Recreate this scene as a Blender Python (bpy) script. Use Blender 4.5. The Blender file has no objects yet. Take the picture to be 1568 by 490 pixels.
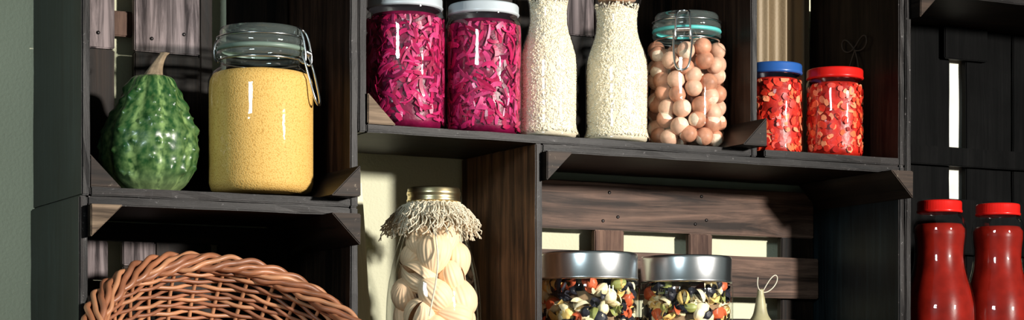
import bpy, bmesh, math, random
from mathutils import Vector, Matrix, noise as mnoise
import numpy as np
random.seed(7)
rnd=random.random
def ru(a,b): return a+(b-a)*random.random()
pi=math.pi
scene=bpy.context.scene
COL=scene.collection

# ------------------------------------------------------------ materials
def newmat(name):
    m=bpy.data.materials.new(name); m.use_nodes=True
    nt=m.node_tree; nt.nodes.clear()
    out=nt.nodes.new('ShaderNodeOutputMaterial')
    return m,nt,out
def N(nt,t,**kw):
    n=nt.nodes.new(t)
    for k,v in kw.items():
        if k in n.inputs.keys(): n.inputs[k].default_value=v
        else: setattr(n,k,v)
    return n
def ramp(nt,stops):
    r=nt.nodes.new('ShaderNodeValToRGB')
    el=r.color_ramp.elements
    while len(el)<len(stops): el.new(.5)
    for e,(p,c) in zip(el,stops):
        e.position=p; e.color=(c[0],c[1],c[2],1)
    return r
def c4(c): return (c[0],c[1],c[2],1)
def simple(name,col,rough=.5,metal=0,var=.25,scale=60,bump=.0,sss=0,bscale=None,coat=0,spec=.5):
    m,nt,out=newmat(name)
    b=N(nt,'ShaderNodeBsdfPrincipled'); b.inputs['Roughness'].default_value=rough; b.inputs['Metallic'].default_value=metal
    b.inputs['Coat Weight'].default_value=coat
    b.inputs['Specular IOR Level'].default_value=spec
    tc=N(nt,'ShaderNodeTexCoord')
    n=N(nt,'ShaderNodeTexNoise'); n.inputs['Scale'].default_value=scale; n.inputs['Detail'].default_value=4
    nt.links.new(tc.outputs['Object'],n.inputs['Vector'])
    r=ramp(nt,[(.3,[x*(1-var) for x in col]),(.7,[min(1,x*(1+var)) for x in col])])
    nt.links.new(n.outputs['Fac'],r.inputs['Fac']); nt.links.new(r.outputs['Color'],b.inputs['Base Color'])
    if bump:
        n2=N(nt,'ShaderNodeTexNoise'); n2.inputs['Scale'].default_value=bscale or scale*3; n2.inputs['Detail'].default_value=3
        nt.links.new(tc.outputs['Object'],n2.inputs['Vector'])
        bp=N(nt,'ShaderNodeBump'); bp.inputs['Strength'].default_value=bump; bp.inputs['Distance'].default_value=.002
        nt.links.new(n2.outputs['Fac'],bp.inputs['Height']); nt.links.new(bp.outputs['Normal'],b.inputs['Normal'])
    nt.links.new(b.outputs[0],out.inputs[0])
    return m
def wood(name,axis,dark,light,rough=.42,seed=0.,wear=.0,wearcol=(.5,.45,.42),blotch=.8,spec=.12,bump=.22,sharp=0):
    m,nt,out=newmat(name)
    b=N(nt,'ShaderNodeBsdfPrincipled'); b.inputs['Specular IOR Level'].default_value=spec
    tc=N(nt,'ShaderNodeTexCoord'); mp=N(nt,'ShaderNodeMapping')
    sc=[46,46,46]; sc['xyz'.index(axis)]=2.4
    mp.inputs['Scale'].default_value=sc; mp.inputs['Location'].default_value=(seed,seed*2,seed*3)
    nt.links.new(tc.outputs['Object'],mp.inputs['Vector'])
    n=N(nt,'ShaderNodeTexNoise'); n.inputs['Scale'].default_value=1.6; n.inputs['Detail'].default_value=9; n.inputs['Roughness'].default_value=.68; n.inputs['Distortion'].default_value=.9
    nt.links.new(mp.outputs[0],n.inputs['Vector'])
    r=ramp(nt,[(.36+sharp,dark),(.5,[a*.6+c*.4 for a,c in zip(dark,light)]),(.66-sharp,light)])
    nt.links.new(n.outputs['Fac'],r.inputs['Fac'])
    n2=N(nt,'ShaderNodeTexNoise'); n2.inputs['Scale'].default_value=14; n2.inputs['Detail'].default_value=5
    nt.links.new(tc.outputs['Object'],n2.inputs['Vector'])
    r2=ramp(nt,[(.3,(.35,.35,.38)),(.65,(1,1,1))])
    nt.links.new(n2.outputs['Fac'],r2.inputs['Fac'])
    mx=N(nt,'ShaderNodeMix',data_type='RGBA',blend_type='MULTIPLY'); mx.inputs[0].default_value=blotch
    nt.links.new(r.outputs[0],mx.inputs[6]); nt.links.new(r2.outputs[0],mx.inputs[7])
    colout=mx.outputs[2]
    if wear:
        n3=N(nt,'ShaderNodeTexNoise'); n3.inputs['Scale'].default_value=160; n3.inputs['Detail'].default_value=6; n3.inputs['Roughness'].default_value=.7
        nt.links.new(tc.outputs['Object'],n3.inputs['Vector'])
        r3=ramp(nt,[(.64-wear*.1,(0,0,0)),(.72-wear*.1,(1,1,1))])
        nt.links.new(n3.outputs['Fac'],r3.inputs['Fac'])
        m2=N(nt,'ShaderNodeMix',data_type='RGBA'); nt.links.new(r3.outputs[0],m2.inputs[0])
        nt.links.new(colout,m2.inputs[6]); m2.inputs[7].default_value=c4(wearcol); colout=m2.outputs[2]
    nt.links.new(colout,b.inputs['Base Color'])
    b.inputs['Roughness'].default_value=rough
    bp=N(nt,'ShaderNodeBump'); bp.inputs['Strength'].default_value=bump; bp.inputs['Distance'].default_value=.001
    nt.links.new(n.outputs['Fac'],bp.inputs['Height']); nt.links.new(bp.outputs['Normal'],b.inputs['Normal'])
    nt.links.new(b.outputs[0],out.inputs[0])
    return m
def glassmat(name,tint=(.985,.995,.99),edge=(.45,.56,.54),gl=1.0,wavy=.15,haze=0):
    m,nt,out=newmat(name)
    tr=N(nt,'ShaderNodeBsdfTransparent'); g=N(nt,'ShaderNodeBsdfGlossy'); g.inputs['Roughness'].default_value=.03
    lw=N(nt,'ShaderNodeLayerWeight'); lw.inputs['Blend'].default_value=.5
    r=ramp(nt,[(.0,tint),(.80,tint),(1,edge)])
    nt.links.new(lw.outputs['Facing'],r.inputs['Fac']); nt.links.new(r.outputs[0],tr.inputs['Color'])
    pw=N(nt,'ShaderNodeMath',operation='POWER'); pw.inputs[1].default_value=5
    nt.links.new(lw.outputs['Facing'],pw.inputs[0])
    mm=N(nt,'ShaderNodeMath',operation='MULTIPLY_ADD'); mm.inputs[1].default_value=.80*gl; mm.inputs[2].default_value=.065*gl; mm.use_clamp=True
    nt.links.new(pw.outputs[0],mm.inputs[0])
    tc=N(nt,'ShaderNodeTexCoord'); n=N(nt,'ShaderNodeTexNoise'); n.inputs['Scale'].default_value=45; n.inputs['Detail'].default_value=2
    nt.links.new(tc.outputs['Object'],n.inputs['Vector'])
    bp=N(nt,'ShaderNodeBump'); bp.inputs['Strength'].default_value=wavy; bp.inputs['Distance'].default_value=.004
    nt.links.new(n.outputs['Fac'],bp.inputs['Height']); nt.links.new(bp.outputs['Normal'],g.inputs['Normal'])
    base=tr.outputs[0]
    if haze:
        df=N(nt,'ShaderNodeBsdfDiffuse'); df.inputs['Color'].default_value=(.62,.74,.70,1)
        m0=N(nt,'ShaderNodeMixShader'); m0.inputs[0].default_value=haze
        nt.links.new(tr.outputs[0],m0.inputs[1]); nt.links.new(df.outputs[0],m0.inputs[2]); base=m0.outputs[0]
    mx=N(nt,'ShaderNodeMixShader'); nt.links.new(mm.outputs[0],mx.inputs[0]); nt.links.new(base,mx.inputs[1]); nt.links.new(g.outputs[0],mx.inputs[2])
    nt.links.new(mx.outputs[0],out.inputs[0])
    return m
DK=(.0022,.0017,.0017); LT=(.028,.016,.010)
woodX=wood('stained_wood_x','x',DK,LT,.5)
woodZ=wood('stained_wood_z','z',DK,LT,.5,seed=3)
brZ=wood('dark_brown_side','z',(.005,.003,.0025),(.055,.028,.017),.4,seed=6)
blackZ=wood('black_wood_z','z',(.0010,.0012,.0013),(.004,.004,.004),.55,seed=8,spec=.04)
tealY=wood('teal_black_wood','z',(.003,.006,.008),(.014,.024,.028),.4,seed=9,spec=.2)
brownY=wood('brown_wood_side','z',(.022,.010,.006),(.20,.095,.046),.45,seed=11)
brownX=wood('brown_wood_plank','x',(.020,.012,.009),(.21,.125,.090),.5,seed=13,blotch=.6)
litGrayZ=wood('gray_slat_lit','z',(.035,.027,.028),(.34,.28,.28),.65,seed=15,blotch=.5,sharp=.04)  # pale gray for slat parts in light; the light is in the colour
redZ=wood('reddish_slat','z',(.05,.024,.018),(.20,.12,.085),.6,seed=17)
edgeM=wood('worn_edge','x',(.002,.002,.0025),(.016,.012,.011),.42,seed=19,wear=.2,wearcol=(.14,.13,.13),spec=.14,bump=.6)
edgeV=wood('worn_edge_upright','z',(.002,.002,.0025),(.016,.012,.011),.42,seed=20,wear=.2,wearcol=(.14,.13,.13),spec=.14,bump=.6)
postEnd=wood('post_end_wood','x',(.006,.0045,.004),(.055,.035,.024),.5,seed=21,wear=.1,wearcol=(.20,.16,.12))
postPale=wood('post_end_pale','x',(.06,.04,.026),(.34,.24,.16),.6,seed=22,blotch=.5)
postSide=wood('post_side_wood','y',(.004,.0035,.003),(.026,.017,.013),.42,seed=23,spec=.18)
glass=glassmat('clear_glass'); glassB=glassmat('bottle_glass',(.99,.998,.995),(.55,.66,.64)); lidglass=glassmat('thick_lid_glass',(.97,.99,.98),(.60,.72,.69),1.5,.5,.07)
metal=simple('silver_metal',(.82,.84,.86),.26,1,.06,20,.05)
wireM=simple('wire_metal',(.7,.72,.74),.2,1,.05,20)
goldM=simple('gold_lid',(.75,.62,.36),.28,1,.1,20)
greylid=simple('grey_lid',(.52,.58,.62),.35,.1,.08,30)
redlid=simple('red_lid',(.52,.011,.008),.3,0,.08,30,coat=.12,spec=.25)
bluelid=simple('blue_lid',(.02,.09,.32),.3,0,.08,30,coat=.2)
tealgask=simple('teal_gasket',(.10,.50,.48),.4,0,.08,30)
cleargask=simple('pale_gasket',(.16,.22,.18),.4,0,.08,30)

# ------------------------------------------------------------ helpers
def link(o,parent=None):
    COL.objects.link(o)
    if parent: o.parent=parent
    return o
def group(name,loc=(0,0,0),rot=(0,0,0)):
    e=bpy.data.objects.new(name,None); e.empty_display_size=.02; e.location=loc; e.rotation_euler=rot
    COL.objects.link(e); return e
def mesh(name,verts,faces,mats,idx=None,parent=None,smooth=True,loc=None):
    me=bpy.data.meshes.new(name); me.from_pydata([tuple(v) for v in verts],[],faces)
    for m in (mats if isinstance(mats,(list,tuple)) else [mats]): me.materials.append(m)
    if idx is not None: me.polygons.foreach_set('material_index',idx)
    if smooth: me.polygons.foreach_set('use_smooth',[True]*len(me.polygons))
    me.update()
    o=bpy.data.objects.new(name,me)
    if loc: o.location=loc
    return link(o,parent)
def lathe(name,prof,mat,parent=None,seg=72,rf=None,loc=None,sub=0):
    if sub:
        p2=[]
        n=len(prof)
        for i in range(n-1):
            p0=prof[max(i-1,0)];p1=prof[i];p2_=prof[i+1];p3=prof[min(i+2,n-1)]
            for k in range(sub):
                t=k/sub
                q=[]
                for a in range(2):
                    q.append(.5*((2*p1[a])+(-p0[a]+p2_[a])*t+(2*p0[a]-5*p1[a]+4*p2_[a]-p3[a])*t*t+(-p0[a]+3*p1[a]-3*p2_[a]+p3[a])*t**3))
                p2.append((max(q[0],0),q[1]))
        p2.append(prof[-1]); prof=p2
    V=[];F=[]
    for (r,z) in prof:
        for s in range(seg):
            a=2*pi*s/seg; rr=r*(rf(a,z) if rf else 1)
            V.append((rr*math.cos(a),rr*math.sin(a),z))
    for i in range(len(prof)-1):
        for s in range(seg):
            s2=(s+1)%seg
            F.append((i*seg+s,i*seg+s2,(i+1)*seg+s2,(i+1)*seg+s))
    return mesh(name,V,F,mat,parent=parent,loc=loc)
def tube(name,splines,r,mat,parent=None,cyclic=False,res=3,kind='POLY'):
    cu=bpy.data.curves.new(name,'CURVE'); cu.dimensions='3D'; cu.bevel_depth=r; cu.bevel_resolution=res; cu.use_fill_caps=True
    for pts in splines:
        if kind=='POLY':
            s=cu.splines.new('POLY'); s.points.add(len(pts)-1)
            for p,q in zip(s.points,pts): p.co=(q[0],q[1],q[2],1)
        else:
            s=cu.splines.new('NURBS'); s.points.add(len(pts)-1)
            for p,q in zip(s.points,pts): p.co=(q[0],q[1],q[2],1)
            s.order_u=4; s.use_endpoint_u=not cyclic; s.resolution_u=6
        s.use_cyclic_u=cyclic; s.use_smooth=True
    cu.materials.append(mat)
    o=bpy.data.objects.new(name,cu)
    link(o)
    dg=bpy.context.evaluated_depsgraph_get()
    me=bpy.data.meshes.new_from_object(o.evaluated_get(dg))
    bpy.data.objects.remove(o)
    me.name=name
    for p in me.polygons: p.use_smooth=True
    return link(bpy.data.objects.new(name,me),parent)
def box(name,x0,x1,y0,y1,z0,z1,mat,parent=None,edge=None,bev=.0014,jit=.00035):
    bm=bmesh.new()
    bmesh.ops.create_cube(bm,size=1)
    for v in bm.verts:
        v.co=Vector(((v.co.x+.5)*(x1-x0)+x0,(v.co.y+.5)*(y1-y0)+y0,(v.co.z+.5)*(z1-z0)+z0))
    dims=[x1-x0,y1-y0,z1-z0]; ax=dims.index(max(dims))
    n=max(2,int(dims[ax]/.03)) if jit else 1
    lo=[x0,y0,z0][ax]
    for k in range(1,n):
        co=[0,0,0]; co[ax]=lo+dims[ax]*k/n; no=[0,0,0]; no[ax]=1
        bmesh.ops.bisect_plane(bm,geom=bm.verts[:]+bm.edges[:]+bm.faces[:],plane_co=co,plane_no=no)
    if jit:
        for v in bm.verts:
            v.co+=Vector([ru(-jit,jit) if a!=ax else 0 for a in range(3)])
    sharp=[e for e in bm.edges if e.calc_face_angle(0)>.8]
    bmesh.ops.bevel(bm,geom=sharp,offset=bev,segments=2,affect='EDGES')
    me=bpy.data.meshes.new(name); me.materials.append(mat)
    if edge:
        me.materials.append(edge); bm.normal_update()
        for f in bm.faces:
            if f.normal.y<-.5: f.material_index=1
    bm.to_mesh(me); bm.free()
    return link(bpy.data.objects.new(name,me),parent)
def prism(name,cx,cz,sx,sz,leg,y0,y1,parent,mside=None,mend=None):
    P=[(cx,cz),(cx+sx*leg,cz),(cx,cz+sz*leg)]
    bm=bmesh.new()
    a=[bm.verts.new((p[0],y0+ru(-.001,.001),p[1])) for p in P]; b=[bm.verts.new((p[0],y1,p[1])) for p in P]
    bm.faces.new(a); bm.faces.new(b[::-1])
    for i in range(3): bm.faces.new((a[i],a[(i+1)%3],b[(i+1)%3],b[i]))
    bmesh.ops.recalc_face_normals(bm,faces=bm.faces[:])
    bmesh.ops.bevel(bm,geom=bm.edges[:],offset=.0012,segments=2,affect='EDGES')
    bm.normal_update()
    me=bpy.data.meshes.new(name); me.materials.append(mside or postSide); me.materials.append(mend or postEnd)
    for f in bm.faces:
        if f.normal.y<-.6: f.material_index=1
    bm.to_mesh(me); bm.free()
    return link(bpy.data.objects.new(name,me),parent)

# ------------------------------------------------------------ room
wm=simple('olive_plaster',(.60,.60,.43),.85,0,.06,6,.35,bscale=260)
box('wall_back',-3,3.5,.215,.315,0,2.8,wm,bev=.001,jit=0)
fm=wood('floor_boards','x',(.08,.05,.03),(.25,.16,.09),.5)
box('floor',-3,3.5,-3.6,.215,-.05,0,fm,bev=.001,jit=0)

# ------------------------------------------------------------ crates
T=.0095
nailM=simple('nail_metal',(.05,.045,.045),.4,.8,.3,90)
def nail(parent,x,y,z):
    V=[(x,y-.0012,z)];F=[]
    for k in range(12):
        a=2*pi*k/12; V.append((x+.0022*math.cos(a),y-.0008,z+.0022*math.sin(a)))
    for k in range(12):
        a=2*pi*k/12; V.append((x+.0022*math.cos(a),y+.001,z+.0022*math.sin(a)))
    for k in range(12):
        F.append((0,1+(k+1)%12,1+k)); F.append((1+k,1+(k+1)%12,13+(k+1)%12,13+k))
    mesh('nail',V,F,nailM,parent=parent)
def crate(name,x0,x1,z0,z1,posts,slats,mL=None,mR=None,D=.2,mB=None,mT=None,left=True,leg=.036,hi=True):
    g=group(name,(0,0,0)); j=.00035 if hi else 0
    if left: box('side_left',x0,x0+T,0,D,z0,z1,mL or woodZ,g,edgeV,jit=j)
    box('side_right',x1-T,x1,0,D,z0,z1,mR or woodZ,g,edgeV,jit=j)
    box('bottom_board',x0+T,x1-T,-.001,D,z0,z0+T,mB or woodX,g,edgeM,jit=j)
    box('top_board',x0+T,x1-T,0,D,z1-T,z1,mT or woodX,g,edgeM,jit=j)
    for i,p in enumerate(posts):
        c,out=p[0],p[1]; me_=p[2] if len(p)>2 else None
        sx=1 if 'l' in c else -1; sz=1 if 'b' in c else -1
        cx=x0+T if 'l' in c else x1-T; cz=z0+T if 'b' in c else z1-T
        prism('corner_post_%d'%i,cx,cz,sx,sz,leg,-out,D-.02,g,None,me_)
    for i,(a,b,c,d,ya,yb,m) in enumerate(slats):
        box('back_slat_%d'%i,a,b,ya,yb,c,d,m,g,jit=j)
    return g
y0,y1=.188,.199
g=crate('wooden_crate',-.524,-.2,1.5125,1.86,[('br',.03),('bl',-.002)],
  [(-.512,-.430,1.522,1.703,y0,y1,woodZ),(-.512,-.430,1.704,1.86,y0,y1,litGrayZ),  # light on slats put into colour: pale lit tops, dark shaded lower pieces
   (-.406,-.325,1.522,1.703,y0,y1,woodZ),(-.406,-.325,1.704,1.86,y0,y1,litGrayZ),
   (-.325,-.309,1.522,1.86,y0,y1,woodZ),(-.288,-.211,1.522,1.86,y0,y1,woodZ),
   (-.432,-.404,1.722,1.752,.2,.208,redZ)],mL=tealY,mR=brZ)
for (x,z) in ((-.385,1.72),(-.345,1.728),(-.45,1.722)): nail(g,x,y0,z)
crate('wooden_crate.001',-.527,-.2,1.215,1.512,[('tl',.012,postPale),('tr',.03)],
  [(-.515,-.211,1.478,1.50,y0,y1,woodX),(-.515,-.438,1.432,1.478,y0,y1,litGrayZ),(-.515,-.438,1.225,1.431,y0,y1,woodZ),(-.42,-.38,1.45,1.478,y0,y1,litGrayZ),(-.42,-.38,1.225,1.449,y0,y1,woodZ),  # gray pieces are lit bits of the slats, painted lighter than the rest
   (-.38,-.31,1.225,1.478,y0,y1,woodZ),(-.30,-.211,1.225,1.478,y0,y1,woodZ)],mL=tealY)
crate('wooden_crate.002',-.199,.353,1.5995,1.93,[('bl',.004,postPale),('br',.035)],
  [(-.186,-.10,1.61,1.93,y0,y1,woodZ),(-.09,.0,1.61,1.93,y0,y1,woodZ),(.005,.10,1.61,1.93,y0,y1,woodZ),
   (.105,.178,1.61,1.93,y0,y1,woodZ),(.178,.222,1.77,1.93,y0,y1,litGrayZ),(.178,.222,1.61,1.769,y0,y1,woodZ),  # one slat in two tones: lit upper part painted gray, shaded part dark
   (.225,.343,1.61,1.93,y0,y1,woodZ)],mR=brZ)
g=crate('wooden_crate.003',.032,.588,1.288,1.599,[('tl',.012),('tr',.03)],
  [(.043,.577,1.515,1.579,y0,y1,brownX),(.223,.268,1.298,1.515,y0,y1,redZ),(.371,.408,1.298,1.515,y0,y1,redZ),
   (.522,.577,1.298,1.515,y0,y1,woodZ),(.043,.577,1.43,1.486,y0-.012,y1-.012,brownX),(.043,.577,1.298,1.40,y0-.012,y1-.012,woodX)],mL=brownY,mR=tealY)
for (x,z) in ((.235,1.527),(.258,1.533),(.38,1.528),(.398,1.534),(.245,1.565),(.39,1.566)): nail(g,x,y0,z)
crate('wooden_crate.004',.354,.588,1.5995,1.93,[],[(.365,.47,1.61,1.93,y0,y1,woodZ)],left=False,mR=woodZ)
crate('wooden_crate.005',.5895,1.03,1.288,1.84,[('tl',.02)],
  [(.60,.71,1.30,1.83,y0,y1,blackZ),(.712,.819,1.30,1.83,y0,y1,blackZ),(.849,.935,1.30,1.83,y0,y1,blackZ),(.938,1.02,1.30,1.83,y0,y1,blackZ),
   (.80,.88,1.783,1.83,y0-.012,y0-.001,blackZ),(.60,1.02,1.628,1.655,y0-.012,y0-.001,blackZ),(.60,1.02,1.50,1.58,y0-.012,y0-.001,blackZ)],mL=blackZ)
crate('wooden_crate.006',-.197,.030,.95,1.299,[],[(-.18,.02,.97,1.28,y0,y1,woodZ)])
n=7
for (x0,x1,zs) in ((-.527,-.2,[0,.4,.81,1.214]),(-.197,.030,[0,.47,.949]),(.032,.588,[0,.43,.86,1.287]),(.5895,1.03,[0,.43,.86,1.287])):
    for za,zb in zip(zs[:-1],zs[1:]):
        crate('wooden_crate.%03d'%n,x0,x1,za,zb-.001,[],[(x0+.02,(x0+x1)/2-.01,za+.02,zb-.02,y0,y1,woodZ),((x0+x1)/2+.01,x1-.02,za+.02,zb-.02,y0,y1,woodZ)],hi=False); n+=1
litCream=wood('lit_wall_cream','z',(.66,.63,.42),(.88,.85,.62),.5,blotch=.2)  # cream tone of strongly lit wall, brightness put into the colour
g=group('lit_wall_strip',(-.128,.178,1.405)); g.rotation_euler=(0,math.radians(-4),0)  # added strip, stands in for a brightly lit stretch of wall
box('lit_strip',-.022,.02,-.004,.004,-.10,.155,litCream,g)
g=group('lit_wall_gap',(.835,.2065,1.68))  # added behind the slat gap, stands in for bright wall showing through
box('lit_strip',-.026,.026,-.004,.004,-.12,.13,simple('lit_wall_white',(.66,.66,.58),.5,0,.08,30),g)  # whiter than the wall, so its light is in the colour

cm=simple('tan_cloth',(.25,.19,.115),.6,0,.12,8,.2,bscale=300)
V=[];F=[];nx=120;nz=12
for i in range(nx+1):
    for j in range(nz+1):
        x=.472+(.574-.472)*i/nx
        yy=.19+.007*math.sin(i/nx*2*pi*3.3+.5)+.003*math.sin(i/nx*2*pi*7)
        V.append((x,yy,1.62+.3*j/nz))
for i in range(nx):
    for j in range(nz):
        a=i*(nz+1)+j; F.append((a,a+nz+1,a+nz+2,a+1))
mesh('curtain',V,F,cm)

# ------------------------------------------------------------ contents helpers
def interp(prof,z):
    for (r0,z0),(r1,z1) in zip(prof[:-1],prof[1:]):
        if z0<=z<=z1 and z1>z0: return r0+(r1-r0)*(z-z0)/(z1-z0)
    return prof[-1][0]
def shreds(name,r,z0,z1,n,mats,parent,L=(.010,.026),W=(.0015,.0045),tl=.6):
    V=[];F=[];I=[]
    for k in range(n):
        a0=ru(0,2*pi); zc=ru(z0,z1); th=ru(0,pi); cv=ru(-90,90); l=ru(*L); w=ru(*W); rr=r*ru(.90,.975); mi=random.randrange(len(mats))
        x=0;y=0;ns=7;base=len(V);tilt=ru(-tl,tl)
        for i in range(ns+1):
            ang=th+cv*(i/ns-.5)*l
            dx,dy=math.cos(ang),math.sin(ang)
            x+=dx*l/ns; y+=dy*l/ns
            ww=w*(.6+.4*math.sin(pi*i/ns))
            for (sw,tt) in ((-1,.0),(1,.0),(1,-.0012),(-1,-.0012)):
                px_=x-dy*ww*sw; pz=y+dx*ww*sw
                R_=min(rr+tt+tilt*ww*sw*.8,r*.985)
                aa=a0+px_/r; zz=min(max(zc+pz,z0),z1)
                V.append((R_*math.cos(aa),R_*math.sin(aa),zz))
        for i in range(ns):
            for q in range(4):
                q2=(q+1)%4
                F.append((base+i*4+q,base+i*4+q2,base+(i+1)*4+q2,base+(i+1)*4+q)); I.append(mi)
        F.append((base,base+1,base+2,base+3)); I.append(mi)
        e=base+ns*4; F.append((e+3,e+2,e+1,e)); I.append(mi)
    return mesh(name,V,F,mats,I,parent,smooth=False)
def rotm(): 
    return Matrix.Rotation(ru(0,2*pi),3,'Z')@Matrix.Rotation(ru(0,pi),3,'X')@Matrix.Rotation(ru(0,2*pi),3,'Y')
def grains(name,prof,z0,z1,n,mats,parent,l=.0024,w=.00075):
    V=[];F=[];I=[]
    for k in range(n):
        z=ru(z0,z1); a=ru(0,2*pi); R_=interp(prof,z)-.0016-ru(0,.0006)
        th=ru(0,pi); t=Vector((-math.sin(a),math.cos(a),0)); u=Vector((0,0,1)); nn=Vector((math.cos(a),math.sin(a),0))
        d=t*math.cos(th)+u*math.sin(th)+nn*ru(-.12,.12); e=nn.cross(d).normalized(); c=nn*R_+Vector((0,0,z))
        b=len(V)
        V+= [c-d*l,c+e*w,c+nn*w*.9,c-e*w,c-nn*w,c+d*l]
        f=[(0,1,2),(0,2,3),(0,3,4),(0,4,1),(5,2,1),(5,3,2),(5,4,3),(5,1,4)]
        mi=random.randrange(len(mats))
        for q in f: F.append(tuple(b+i for i in q)); I.append(mi)
    return mesh(name,V,F,mats,I,parent,smooth=True)

# ------------------------------------------------------------ bail jar
BODY=[(0,.003),(.045,.003),(.050,.0015),(.0575,.004),(.0605,.009),(.0615,.016),(.0615,.126),(.0607,.136),(.057,.144),(.051,.149),(.0478,.152),(.0470,.155),(.0470,.160),(.0495,.162),(.0505,.165),(.0495,.168),(.046,.169)]
LID=[(.046,.1735),(.0505,.174),(.0515,.177),(.0510,.181),(.0485,.183),(.0478,.186),(.0478,.192),(.0462,.196),(.042,.197),(.036,.1945),(.020,.193),(0,.193)]
def bail_jar(name,loc,sr,sh,ang,gask):
    g=group(name,loc)
    lathe('glass_body',[(r*sr,z*sh) for r,z in BODY],glass,g,96)
    lathe('glass_lid',[(r*sr,z*sh) for r,z in LID],lidglass,g,96)
    lathe('glass_neck_ring',[(.0496*sr,.1612*sh),(.0512*sr,.1625*sh),(.0516*sr,.165*sh),(.0508*sr,.168*sh)],lidglass,g,96)
    lathe('gasket',[(.045*sr,.1690*sh),(.0508*sr,.1690*sh),(.0518*sr,.1712*sh),(.0508*sr,.1738*sh),(.045*sr,.1738*sh)],gask,g,96)
    R=.0485*sr
    tube('neck_wire',[[(R*math.cos(2*pi*i/64),R*math.sin(2*pi*i/64),.1585*sh) for i in range(64)]],.0011,wireM,g,True)
    tube('lid_wire',[[(.0508*sr*math.cos(2*pi*i/64),.0508*sr*math.sin(2*pi*i/64),.1845*sh) for i in range(64)]],.0010,wireM,g,True)
    def P(t,rho,z,a=ang):
        return (rho*math.cos(a)-t*math.sin(a),rho*math.sin(a)+t*math.cos(a),z*sh)
    R=.0505*sr
    tube('lever_wire',[[P(-.011,R+.003,.166),P(-.012,R+.009,.150),P(-.011,R+.014,.130),P(-.009,R+.0185,.112),P(-.004,R+.020,.106),P(.004,R+.020,.106),P(.009,R+.0185,.112),P(.011,R+.014,.130),P(.012,R+.009,.150),P(.011,R+.003,.166),P(.006,R+.004,.1655),P(-.006,R+.004,.1655)]],.0014,wireM,g,True,kind='NURBS')
    tube('latch_wire',[[P(-.008,R-.001,.1585),P(-.0095,R+.006,.150),P(-.010,R+.009,.158),P(-.009,R+.006,.176),P(-.0085,R+.003,.190),P(-.007,R-.004,.1955),P(.007,R-.004,.1955),P(.0085,R+.003,.190),P(.009,R+.006,.176),P(.010,R+.009,.158),P(.0095,R+.006,.150),P(.008,R-.001,.1585)]],.0013,wireM,g,False,kind='NURBS')
    tube('latch_coil',[[P(-.008+.016*i/80,R+.0055+.0025*math.cos(i*.8),.167+.0025*math.sin(i*.8)) for i in range(81)]],.0008,wireM,g)
    b=ang+pi
    tube('hinge_wire',[[P(-.012,R-.002,.1585,b),P(-.010,R+.003,.160,b),P(-.009,R+.0045,.170,b),P(-.008,R+.003,.183,b),P(0,R+.001,.1865,b),P(.008,R+.003,.183,b),P(.009,R+.0045,.170,b),P(.010,R+.003,.160,b),P(.012,R-.002,.1585,b)]],.0013,wireM,g,False,kind='NURBS')
    return g
def milletmat():
    m,nt,out=newmat('millet_grain')
    b=N(nt,'ShaderNodeBsdfPrincipled'); b.inputs['Roughness'].default_value=.6; b.inputs['Specular IOR Level'].default_value=.25
    tc=N(nt,'ShaderNodeTexCoord'); v=N(nt,'ShaderNodeTexVoronoi'); v.inputs['Scale'].default_value=620
    nt.links.new(tc.outputs['Object'],v.inputs['Vector'])
    r=ramp(nt,[(0,(.88,.57,.19)),(.55,(.80,.48,.13)),(1,(.55,.29,.06))])
    nt.links.new(v.outputs['Distance'],r.inputs['Fac']); nt.links.new(r.outputs[0],b.inputs['Base Color'])
    bp=N(nt,'ShaderNodeBump',invert=True); bp.inputs['Strength'].default_value=.4; bp.inputs['Distance'].default_value=.001
    nt.links.new(v.outputs['Distance'],bp.inputs['Height']); nt.links.new(bp.outputs['Normal'],b.inputs['Normal'])
    nt.links.new(b.outputs[0],out.inputs[0]); return m
ZA=1.5235; ZC=1.6105; ZD=1.2995
g=bail_jar('millet_jar',(-.2933,.066,ZA),1,1,math.radians(-42),cleargask)
lathe('millet',[(0,.006),(.050,.005),(.0575,.009),(.0600,.017),(.0600,.126),(.0592,.135),(.0555,.1425),(.050,.1445),(.03,.148),(0,.147)],milletmat(),g,96)
sr,sh=.862,.888
g=bail_jar('hazelnut_jar',(.2886,.066,ZC),sr,sh,math.radians(-128),tealgask)
nutA=simple('nut_shell',(.56,.26,.16),.45,0,.3,90,.1,spec=.3); nutB=simple('nut_shell_pale',(.72,.43,.30),.45,0,.2,90,.1,spec=.3); nutC=simple('nut_cap',(.84,.66,.50),.7,0,.2,200,.2)
def nuts():
    V=[];F=[];I=[]
    bm=bmesh.new(); bmesh.ops.create_icosphere(bm,subdivisions=3,radius=1); bv=[v.co.copy() for v in bm.verts]; bf=[[v.index for v in f.verts] for f in bm.faces]; bm.free()
    z=.013
    rings=[(.0395,11),(.016,4)]
    while z<.128:
        for R_,n in rings:
            ph=ru(0,6)
            for k in range(n):
                if z>.118 and rnd()<.4: continue
                a=ph+2*pi*k/n+ru(-.06,.06); rad=ru(.0108,.0122)
                R2=min(R_,.0522-rad)
                c=Vector((R2*math.cos(a),R2*math.sin(a),max(z+ru(-.003,.003)+(.005 if k%2 else -.002),.0125)))
                M=rotm(); base=len(V); mi=0 if rnd()<.55 else 1
                for p in bv:
                    q=p.copy(); 
                    if q.z>0: q.z*=1.06
                    V.append(M@(q*rad)+c)
                for f in bf:
                    zc=sum(bv[i].z for i in f)/3
                    F.append(tuple(base+i for i in f)); I.append(2 if zc<-.72 else mi)
        z+=.0185
    return V,F,I
V,F,I=nuts(); mesh('hazelnuts',V,F,[nutA,nutB,nutC],I,g)

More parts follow.
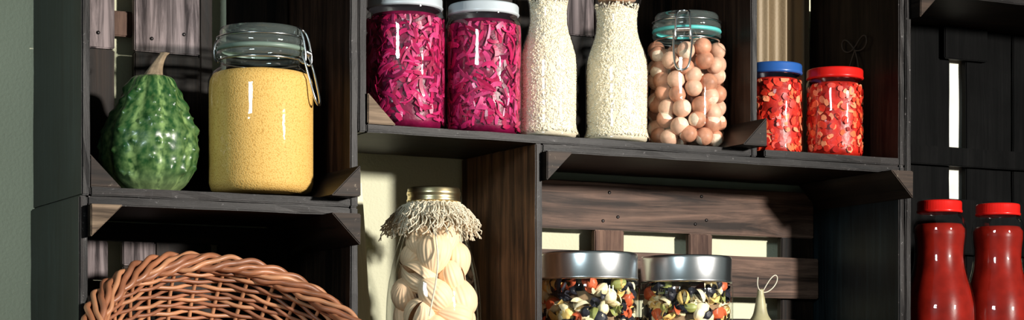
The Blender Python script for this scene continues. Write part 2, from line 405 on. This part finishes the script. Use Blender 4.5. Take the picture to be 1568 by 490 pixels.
# ------------------------------------------------------------ preserve jars
def twist_jar(name,loc,r,h,lidmat,lidh=.013,lidr=.93):
    g=group(name,loc)
    zb=h-lidh
    prof=[(0,.003),(r*.8,.003),(r*.86,.001),(r*.96,.004),(r,.011),(r,h*.80),(r*.985,h*.85),(r*.93,h*.885),(r*.89,h*.90),(r*.89,zb-.002),(r*.90,zb+.002)]
    lathe('glass_body',prof,glass,g,80)
    R=r*lidr
    lathe('lid',[(R*.96,zb-.001),(R,zb),(R*1.015,zb+.0012),(R*.99,zb+.003),(R*.99,h-.0025),(R*.97,h-.0006),(R*.93,h),(R*.86,h-.0012),(0,h-.0010)],lidmat,g,120,rf=lambda a,z: 1+(.006*math.cos(a*60) if zb+.002<z<h-.002 else 0))
    return g
cab=[simple('cabbage_magenta',(.36,.006,.06),.35,0,.35,80,coat=.2,spec=.3),simple('cabbage_pink',(.54,.018,.125),.35,0,.3,80,coat=.2,spec=.3),simple('cabbage_purple',(.16,.003,.04),.35,0,.3,80,coat=.2,spec=.3),simple('cabbage_hot',(.45,.009,.085),.35,0,.3,80,coat=.2,spec=.3),simple('cabbage_light',(.60,.05,.19),.35,0,.3,80,coat=.2,spec=.3)]
cabcore=simple('cabbage_core',(.18,.003,.04),.4,0,.5,70,.3)
for nm,x,r,h in (('pickled_cabbage_jar',-.1093,.0486,.1605),('pickled_cabbage_jar.001',-.0035,.0465,.1615)):
    g=twist_jar(nm,(x,.068,ZC),r,h,greylid)
    lathe('brine_core',[(0,.005),(r*.86,.005),(r*.9,.012),(r*.9,h*.80),(r*.82,h*.87),(0,h*.875)],cabcore,g,64)
    shreds('shredded_cabbage',r,.006,h*.84,850,cab,g,L=(.010,.028),W=(.0010,.0034),tl=.5)
pep=[simple('pepper_red',(.66,.03,.014),.35,0,.3,80,coat=.2,spec=.3),simple('pepper_orange',(.82,.14,.05),.35,0,.25,80,coat=.2,spec=.3),simple('pepper_deep',(.38,.010,.007),.35,0,.3,80,coat=.2,spec=.3),simple('pepper_pale',(.86,.30,.15),.35,0,.2,80,coat=.2,spec=.3),simple('pepper_red2',(.72,.05,.025),.35,0,.3,80,coat=.2,spec=.3)]
pepcore=simple('pepper_core',(.48,.016,.008),.4,0,.5,70,.3)
for nm,x,y,r,h,lm in (('pickled_pepper_jar',.4407,.09,.0385,.1245,bluelid),('pickled_pepper_jar.001',.523,.066,.0385,.1205,redlid)):
    g=twist_jar(nm,(x,y,ZC),r,h,lm,.013,.98)
    lathe('brine_core',[(0,.005),(r*.86,.005),(r*.9,.012),(r*.9,h*.78),(r*.80,h*.84),(0,h*.845)],pepcore,g,64)
    shreds('chopped_pepper',r,.006,h*.82,420,pep,g,L=(.005,.012),W=(.002,.005),tl=.35)

# ------------------------------------------------------------ rice bottles
corkM=simple('cork',(.55,.36,.26),.8,0,.3,200,.3)
rice=[simple('rice_a',(.95,.86,.67),.5,0,.03,90,spec=.2),simple('rice_b',(.90,.79,.58),.5,0,.04,90,spec=.2),simple('rice_c',(.98,.93,.80),.5,0,.02,90,spec=.2)]
ricecore=simple('rice_core',(.90,.79,.59),.6,0,.04,400,.2,bscale=500)
RB=[(0,.004),(.030,.004),(.0345,.001),(.0378,.003),(.0385,.007),(.0368,.012),(.0352,.020),(.0355,.060),(.0358,.090),(.0345,.106),(.0305,.121),(.0262,.134),(.0242,.145),(.0238,.157),(.0248,.169),(.0278,.181),(.0292,.188),(.0297,.191),(.0285,.193)]
for nm,x,sc in (('rice_bottle',.0815,1.0),('rice_bottle.001',.1795,1.11)):
    g=group(nm,(x,.058,ZC))
    P=[(r*sc,z) for r,z in RB]
    lathe('glass_bottle',P,glassB,g,80,sub=4)
    top=.180
    core=[(max(0,r-.0020),z) for r,z in P if .004<z<top]
    lathe('rice_mass',[(0,.0055)]+[(core[0][0]*.93,.0055)]+core[1:]+[(0,top)],ricecore,g,64)
    grains('rice_grains',[p for p in P if p[1]>.0065],.009,top-.004,7000,rice,g)
    lathe('cork_stopper',[(0,.182),(.0215*sc,.182),(.0235*sc,.194),(.025*sc,.205),(.0245*sc,.2065),(0,.2065)],corkM,g,48)

# ------------------------------------------------------------ gourd
def gourd():
    g=group('green_gourd',(-.4217,.085,ZA-.002))
    prof=[(0,.004),(.012,.001),(.028,.003),(.043,.014),(.053,.032),(.0572,.052),(.0555,.070),(.0485,.088),(.0400,.103),(.0330,.116),(.0285,.127),(.0245,.135),(.016,.1385),(.006,.137),(0,.136)]
    L=[0]
    for a,b in zip(prof[:-1],prof[1:]): L.append(L[-1]+math.hypot(a[0]-b[0],a[1]-b[1]))
    nv,nu=190,260
    V=[];F=[];C=[]
    pr=np.array(prof);Ls=np.array(L)
    warts=[(ru(0,2*pi),ru(.015,.128),ru(.0018,.0045),ru(.0014,.0038)) for _ in range(170)]
    ts=np.linspace(0,L[-1],nv)
    rr=np.interp(ts,Ls,pr[:,0]); zz=np.interp(ts,Ls,pr[:,1])
    k=np.ones(9)/9
    rs=np.convolve(np.pad(rr,4,'edge'),k,'valid'); zs=np.convolve(np.pad(zz,4,'edge'),k,'valid'); rs[0]=0; rs[-1]=0
    for i in range(nv):
        for j in range(nu):
            a=2*pi*j/nu; r=rs[i]; z=zs[i]
            rib=.5+.5*math.cos(a*10+.4*math.sin(z*40))
            rr_=r*(1-.045*(1-rib)**2)
            d=0;hit=0
            for (wa,wz,wr,wh) in warts:
                dz=z-wz
                if abs(dz)>.011: continue
                da=(a-wa+pi)%(2*pi)-pi
                q=(da*max(r,.01))**2+dz*dz
                e=math.exp(-q/(2*(wr*.8)**2)); d+=wh*.8*e; hit=max(hit,e)
            nz=mnoise.noise(Vector((math.cos(a)*3,math.sin(a)*3,z*60)))
            rr_+=d+ (nz*.0018 if r>.01 else 0)
            lean=(z/.137)**2*.004
            V.append((rr_*math.cos(a)+lean,rr_*math.sin(a)*.98,z))
            n2=mnoise.noise(Vector((math.cos(a)*9,math.sin(a)*9,z*150)))+.5*mnoise.noise(Vector((math.cos(a)*25,math.sin(a)*25,z*420)))
            stripe=max(0,(.30-rib)/.30)
            t=min(1,max(0,.18+.42*n2+.7*stripe*(.7+n2)))
            t=max(t*(1-.6*hit),0)
            dark=np.array((.012,.060,.014)); lig=np.array((.21,.33,.11))
            c=dark*(1-t)+lig*t
            if z<.03: 
                q=(1-z/.03)*.35; c=c*(1-q)+np.array((.42,.5,.25))*q
            C.append((c[0],c[1],c[2],1))
    for i in range(nv-1):
        for j in range(nu):
            j2=(j+1)%nu; F.append((i*nu+j,i*nu+j2,(i+1)*nu+j2,(i+1)*nu+j))
    m,nt,out=newmat('gourd_skin')
    b=N(nt,'ShaderNodeBsdfPrincipled'); b.inputs['Roughness'].default_value=.33; b.inputs['Coat Weight'].default_value=.15
    at=N(nt,'ShaderNodeAttribute',attribute_name='skin'); nt.links.new(at.outputs['Color'],b.inputs['Base Color'])
    tc=N(nt,'ShaderNodeTexCoord'); n=N(nt,'ShaderNodeTexNoise'); n.inputs['Scale'].default_value=220
    nt.links.new(tc.outputs['Object'],n.inputs['Vector'])
    bp=N(nt,'ShaderNodeBump'); bp.inputs['Strength'].default_value=.2; bp.inputs['Distance'].default_value=.001
    nt.links.new(n.outputs['Fac'],bp.inputs['Height']); nt.links.new(bp.outputs['Normal'],b.inputs['Normal'])
    nt.links.new(b.outputs[0],out.inputs[0])
    o=mesh('gourd_body',V,F,m,parent=g)
    ca=o.data.color_attributes.new('skin','FLOAT_COLOR','POINT')
    ca.data.foreach_set('color',np.array(C,dtype=np.float32).ravel())
    V=[];F=[];ns=10;sg=20
    for i in range(ns+1):
        t=i/ns; r=.0085*(1-t)**1.6+.0042+(.0012 if i==ns else 0)
        c=Vector((.004+.010*t*t+.004*t,-.002*t,.134+.031*t))
        for s in range(sg):
            a=2*pi*s/sg; q=r*(1+.12*math.cos(5*a+t*2))
            V.append(c+Vector((q*math.cos(a),q*math.sin(a),0)))
    for i in range(ns):
        for s in range(sg): F.append((i*sg+s,i*sg+(s+1)%sg,(i+1)*sg+(s+1)%sg,(i+1)*sg+s))
    F.append(tuple(ns*sg+s for s in range(sg)))
    mesh('stem',V,F,simple('stem_brown',(.22,.16,.10),.8,0,.35,120,.3),parent=g)
gourd()

g=group('dried_ornamental_gourd',(.416,.085,ZD))
lathe('gourd_body',[(0,.001),(.014,.0),(.026,.008),(.032,.024),(.031,.045),(.027,.064),(.0225,.080),(.017,.092),(.0105,.102),(.0075,.114),(.0058,.124),(.0045,.130),(.004,.136),(.0,.1365)],simple('dried_gourd',(.36,.33,.19),.45,0,.3,40,.1),g,48,sub=4)
tube('string_loop',[[(0,0,.128),(.006,-.003,.140),(.012,-.004,.150),(.022,-.004,.158),(.026,-.004,.150),(.018,-.004,.138),(.006,-.003,.131),(-.004,-.003,.133),(-.008,-.003,.142),(-.006,-.003,.152)]],.0007,simple('string',(.6,.56,.45),.8,0,.1,100),g,kind='NURBS')

# ------------------------------------------------------------ passata bottles
sauce=simple('tomato_sauce',(.19,.008,.004),.3,0,.3,40,.05,spec=.1)
PB=[(0,.003),(.038,.003),(.042,.001),(.0475,.005),(.0490,.012),(.0490,.105),(.0478,.122),(.0440,.140),(.0395,.155),(.0358,.170),(.0338,.186),(.0345,.200),(.0362,.214),(.0362,.224),(.0340,.236),(.0300,.243),(.0290,.248)]
for nm,x in (('tomato_sauce_bottle',.6895),('tomato_sauce_bottle.001',.7925)):
    g=group(nm,(x,.053,ZD))
    lathe('glass_bottle',PB,glassB,g,80,sub=3)
    S=[(max(0,r-.0022),z) for r,z in PB if .003<z<.232 or z==.003]
    lathe('sauce',[(0,.005)]+[(S[1][0],.005)]+S[3:]+[(.030,.230),(0,.230)],sauce,g,64)
    lathe('cap',[(.030,.2455),(.0312,.2465),(.0312,.2485),(.0302,.2495),(.0302,.2595),(.0292,.2615),(.0270,.262),(0,.2612)],redlid,g,120,rf=lambda a,z: 1+(.008*math.cos(a*50) if .249<z<.2605 else 0))

# ------------------------------------------------------------ shell pasta bottle
g=group('shell_pasta_bottle',(-.0724,.065,ZD))
SB=[(0,.003),(.040,.003),(.046,.001),(.053,.006),(.056,.014),(.0575,.05),(.0575,.095),(.0555,.125),(.0510,.150),(.0455,.170),(.0400,.188),(.0350,.203),(.0315,.214),(.0300,.222),(.0300,.234)]
lathe('glass_bottle',SB,glassB,g,88,sub=4)
lathe('lid',[(.0305,.228),(.0322,.229),(.0328,.231),(.0318,.233),(.0318,.2365),(.0326,.238),(.0326,.2405),(.0316,.2425),(.0316,.2445),(.030,.2465),(.027,.2468),(0,.246)],goldM,g,96)
shellM=[simple('pasta_shell_a',(.97,.70,.45),.5,0,.05,60,spec=.25),simple('pasta_shell_b',(.96,.65,.41),.5,0,.05,60,spec=.25)]
def conch(c,R_,L_,M,V,F,I,mi,ribs=13,nu_=22,nv_=70,amp=.035,pw=.62):
    base=len(V)
    for i in range(nu_+1):
        u=-1+2*i/nu_
        for j in range(nv_+1):
            v=j/nv_; ang=v*1.75*pi
            w=(max(0,1-u*u))**pw
            rad=R_*w*(.50+.50*(1-v)**.8)*(1+amp*math.cos(ang*ribs))
            p=Vector((u*L_*(1-.12*v),rad*math.cos(ang),rad*math.sin(ang)*.92))
            V.append(M@p+c)
    for i in range(nu_):
        for j in range(nv_):
            a=base+i*(nv_+1)+j; F.append((a,a+1,a+nv_+2,a+nv_+1)); I.append(mi)
def shellpiece(c,R_,L_,M,V,F,I,mi,ribs=20,nu_=26,nv_=130):
    # conchiglie: dome (+Z local) with ridges running across the length, edges curling to a slit underneath
    base=len(V); flare=.8
    for i in range(nu_+1):
        u=-1+2*i/nu_
        w=(max(0,1-u*u))**.55*(1+.18*u)
        for j in range(nv_+1):
            v=-1+2*j/nv_; ang=v*.93*pi
            curl=1-.28*max(0,abs(v)-.55)/.45
            rad=R_*w*curl*(1+.020*math.cos(v*ribs*pi))
            V.append(M@Vector((u*L_,rad*math.sin(ang),rad*math.cos(ang)*.95))+c)
    for i in range(nu_):
        for j in range(nv_):
            a=base+i*(nv_+1)+j; F.append((a,a+1,a+nv_+2,a+nv_+1)); I.append(mi)
V=[];F=[];I=[]
z=.020; lay=0
while z<.196:
    Rb=interp(SB,z)
    ro=max(0,Rb-.0235); n=5 if ro>.031 else (4 if ro>.024 else (3 if ro>.013 else 2)); ph=.7*lay+ru(0,.5)
    for k in range(n):
        a=ph+2*pi*k/n+ru(-.12,.12); s=ru(.95,1.12)*(1 if ro>.02 else .88)
        rr_=max(ro,.008)
        c=Vector((rr_*math.cos(a),rr_*math.sin(a),z+ru(-.005,.005)))
        out=Vector((math.cos(a+ru(-.5,.5)),math.sin(a+ru(-.5,.5)),ru(-.3,.5))).normalized()
        if rnd()<.22: out=-out
        tdir=Vector((ru(-1,1),ru(-1,1),ru(-1,1))); tx=(tdir-out*tdir.dot(out)).normalized(); ty=out.cross(tx)
        M=Matrix((tx,ty,out)).transposed()
        shellpiece(c,.0195*s,.0245*s,M,V,F,I,random.randrange(2))
    z+=.0235; lay+=1
for i,v in enumerate(V):
    Rm=interp(SB,min(max(v[2],.007),.23))-.002; r=math.hypot(v[0],v[1])
    if r>Rm: V[i]=Vector((v[0]*Rm/r,v[1]*Rm/r,v[2]))
mesh('pasta_shells',V,F,shellM,I,g)
twM=simple('cotton_twine',(.74,.65,.49),.9,0,.15,200,.3)
spl=[]
for k in range(300):
    a=2*pi*k/300+ru(-.03,.03); l=ru(.5,1.25); sw=ru(-.25,.25); fl=ru(.6,1.35)*(1+.25*math.sin(a*3+1)); p1=ru(0,6);p2=ru(0,6)
    pts=[]
    for i in range(12):
        t=i/11
        r=.0312+.022*fl*t**.8+.0026*math.sin(t*14+p1)*t; z=.226-.034*l*t**1.3+.0018*math.sin(t*15+p2)
        r=max(r,interp(SB,max(z,.01))+.0012); aa=a+sw*t+.06*math.sin(t*13+p2)*t
        pts.append((r*math.cos(aa),r*math.sin(aa),z))
    spl.append(pts)
tube('fringe',spl,.0007,twM,g,res=1)
spl=[]
for k in range(9):
    z=.2275-.0019*k; r=.0315+.0017*k
    spl.append([((r+.0011*math.sin(i*2.1+k))*math.cos(2*pi*i/90),(r+.0011*math.sin(i*2.1+k))*math.sin(2*pi*i/90),z+.0011*math.cos(i*1.7+k*2)) for i in range(90)])
tube('knotted_band',spl,.0009,twM,g,True,res=1)
ca=math.radians(-116)
pts=[]
for i in range(16):
    t=i/15; z=.205-.115*t; r=interp(SB,z)+.0022; aa=ca+.10*math.sin(t*4)
    pts.append((r*math.cos(aa),r*math.sin(aa),z))
tube('hanging_string',[pts],.0010,twM,g,kind='NURBS')

# ------------------------------------------------------------ mixed pasta jars
pm=[simple('pasta_cream',(.90,.76,.46),.45,0,.1,60),simple('pasta_black',(.02,.020,.028),.4,0,.2,60,spec=.25),simple('pasta_red',(.66,.12,.04),.45,0,.15,60),simple('pasta_green',(.32,.34,.10),.45,0,.15,60),simple('pasta_yellow',(.88,.60,.19),.45,0,.1,60),simple('pasta_pale',(.92,.80,.54),.45,0,.1,60)]
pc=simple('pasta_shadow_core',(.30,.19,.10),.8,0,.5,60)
def mixpasta(R_,z0,z1,n):
    V=[];F=[];I=[]
    for k in range(n):
        a=ru(0,2*pi); ro=(R_-.008)*ru(.92,1.0); c=Vector((ro*math.cos(a),ro*math.sin(a),ru(z0+.008,z1-.006)))
        mi=random.choice([0,0,0,1,1,1,1,2,2,3,4,4,5]); M=rotm(); base=len(V); kind=rnd()
        if kind<.5:
            ns=22; L_=ru(.009,.013); tw=ru(.8,1.4); w_=ru(.0055,.0075)
            for i in range(ns+1):
                t=i/ns; x=(t-.5)*2*L_; an=t*tw*2*pi
                for q in range(5):
                    rr=(q/4-.5)*2*w_
                    V.append(M@Vector((x,rr*math.cos(an),rr*math.sin(an)))+c)
            for i in range(ns):
                for q in range(4):
                    b=base+i*5+q; F.append((b,b+1,b+6,b+5)); I.append(mi)
        else:
            conch(c,.0105,.0115,M,V,F,I,mi,ribs=9,nu_=12,nv_=40)
    for i,v in enumerate(V):
        r=math.hypot(v[0],v[1])
        if r>R_-.0015: f=(R_-.0015)/r; V[i]=Vector((v[0]*f,v[1]*f,v[2]))
    return V,F,I
rg=glassmat('ribbed_glass',wavy=.1,gl=.8)
for nm,x,r in (('mixed_pasta_jar',.1423,.0640),('mixed_pasta_jar.001',.2878,.0600)):
    g=group(nm,(x,.066,ZD)); h=.174
    lathe('glass_body',[(0,.003),(r*.85,.003),(r*.9,.001),(r*.97,.004),(r,.012),(r,.130),(r*.985,.138),(r*.96,.1415),(r*.95,.144),(r*.95,.150)],rg,g,180,rf=lambda a,z: 1+(.006*math.cos(a*36) if .012<z<.139 else 0))
    R=r*.975
    lathe('metal_lid',[(R*.97,.1395),(R,.1400),(R*1.012,.1412),(R*1.012,.1425),(R,.1435),(R,h-.004),(R*.992,h-.0015),(R*.97,h),(R*.94,h-.0005),(R*.93,h-.002),(0,h-.002)],metal,g,120)
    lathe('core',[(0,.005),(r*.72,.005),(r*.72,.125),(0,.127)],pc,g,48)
    V,F,I=mixpasta(r*.975,.005,.143,360); mesh('mixed_pasta',V,F,pm,I,g)

# ------------------------------------------------------------ wicker basket
wick=[simple('wicker_brown',(.26,.10,.05),.45,0,.4,25,.2),simple('wicker_light',(.44,.20,.10),.42,0,.3,25,.2),simple('wicker_rim',(.32,.125,.06),.4,0,.35,25,.2)]
g=group('wicker_basket',(-.361,-.056,1.331)); g.rotation_euler=(math.radians(44),math.radians(3),0); g.scale=(1.06,1.045,1.045)
def bprof(s):
    if s<.42: return (.098*s/.42,-.112)
    t=(s-.42)/.58
    return (.098+.055*math.sin(t*pi/2),-.112+.112*t**1.15)
ns=34
spl=[[],[]]
rounds=38
for k in range(rounds):
    s=.10+.88*k/(rounds-1); r,z=bprof(s)
    n=160; ph=(k%2)*pi; am=.0028
    pts=[]
    for i in range(n):
        a=2*pi*i/n; o=am*math.cos(ns/2*a+ph)
        if s<.42: pts.append((r*math.cos(a),r*math.sin(a),z+o))
        else: pts.append(((r+o)*math.cos(a),(r+o)*math.sin(a),z+.0013*math.sin(3*a+k)+.0008*math.sin(11*a+k*3)))
    spl[0 if k%3 else 1].append(pts)
tube('weavers_dark',spl[0],.0021,wick[0],g,True,res=2)
tube('weavers_light',spl[1],.0023,wick[1],g,True,res=2)
st=[]
for j in range(ns):
    a=2*pi*j/ns
    st.append([(bprof(s)[0]*math.cos(a),bprof(s)[0]*math.sin(a),bprof(s)[1]) for s in [i/24 for i in range(1,25)]])
tube('stakes',st,.0022,wick[1],g,res=2)
R=.157; nb=7; turns=7
sp=[[],[],[]]
for k in range(nb):
    pts=[]
    for i in range(420):
        a=2*pi*i/420; b=a*turns+2*pi*k/nb
        m_=.0074+.0022*math.sin(3*b+k)
        pts.append(((R+m_*1.2*math.cos(b))*math.cos(a),(R+m_*1.2*math.cos(b))*math.sin(a),.004+m_*.85*math.sin(b)))
    sp[k%3].append(pts)
tube('rim_braid_a',sp[0],.0032,wick[2],g,True,res=3)
tube('rim_braid_b',sp[1],.0029,wick[1],g,True,res=3)
tube('rim_braid_c',sp[2],.0034,wick[0],g,True,res=3)

g=group('twine_bow',(.5775,.0927,1.765))
bt=simple('jute',(.05,.03,.018),.9,0,.2,200)
def bow(pts): return [(-.0015-.002*abs(math.sin(i)),p[0],p[1]) for i,p in enumerate(pts)]
tube('loops',[bow([(0,0),(.012,.016),(.026,.020),(.030,.006),(.016,-.002),(0,0),(-.014,.018),(-.028,.018),(-.030,.002),(-.014,-.004),(0,0)]),
  bow([(0,0),(.008,-.016),(.016,-.034)]),bow([(0,0),(-.010,-.014),(-.012,-.036)])],.0009,bt,g,kind='NURBS')

# ------------------------------------------------------------ lights
def area(name,loc,tgt,size,power,col,shape='DISK'):
    l=bpy.data.lights.new(name,'AREA'); l.shape=shape; l.size=size; l.energy=power; l.color=col
    o=bpy.data.objects.new(name,l); o.location=loc
    o.rotation_euler=(Vector(tgt)-Vector(loc)).to_track_quat('-Z','Y').to_euler(); COL.objects.link(o); return o
area('key_lamp',(1.25,-2.8,1.95),(-.05,0,1.5),.20,185,(1,.94,.86))
area('cool_fill',(-2.4,-2.2,2.3),(0,0,1.5),.5,32,(.76,.94,1),'SQUARE')  # added cool fill for left faces and glass highlights, no window behind it
w=bpy.data.worlds.new('world'); scene.world=w; w.use_nodes=True
w.node_tree.nodes['Background'].inputs[0].default_value=(.50,.64,.62,1); w.node_tree.nodes['Background'].inputs[1].default_value=.15

# ------------------------------------------------------------ camera
th=math.atan(.5255)
cam=bpy.data.cameras.new('camera'); co=bpy.data.objects.new('camera',cam); COL.objects.link(co)
co.location=(-2.5*math.sin(th),-2.5*math.cos(th),1.3)
co.rotation_euler=(pi/2,0,-th)
cam.sensor_width=36; cam.lens=73.575; cam.shift_y=435/1920
cam.clip_start=.05
scene.camera=co
scene.view_settings.view_transform='Standard'
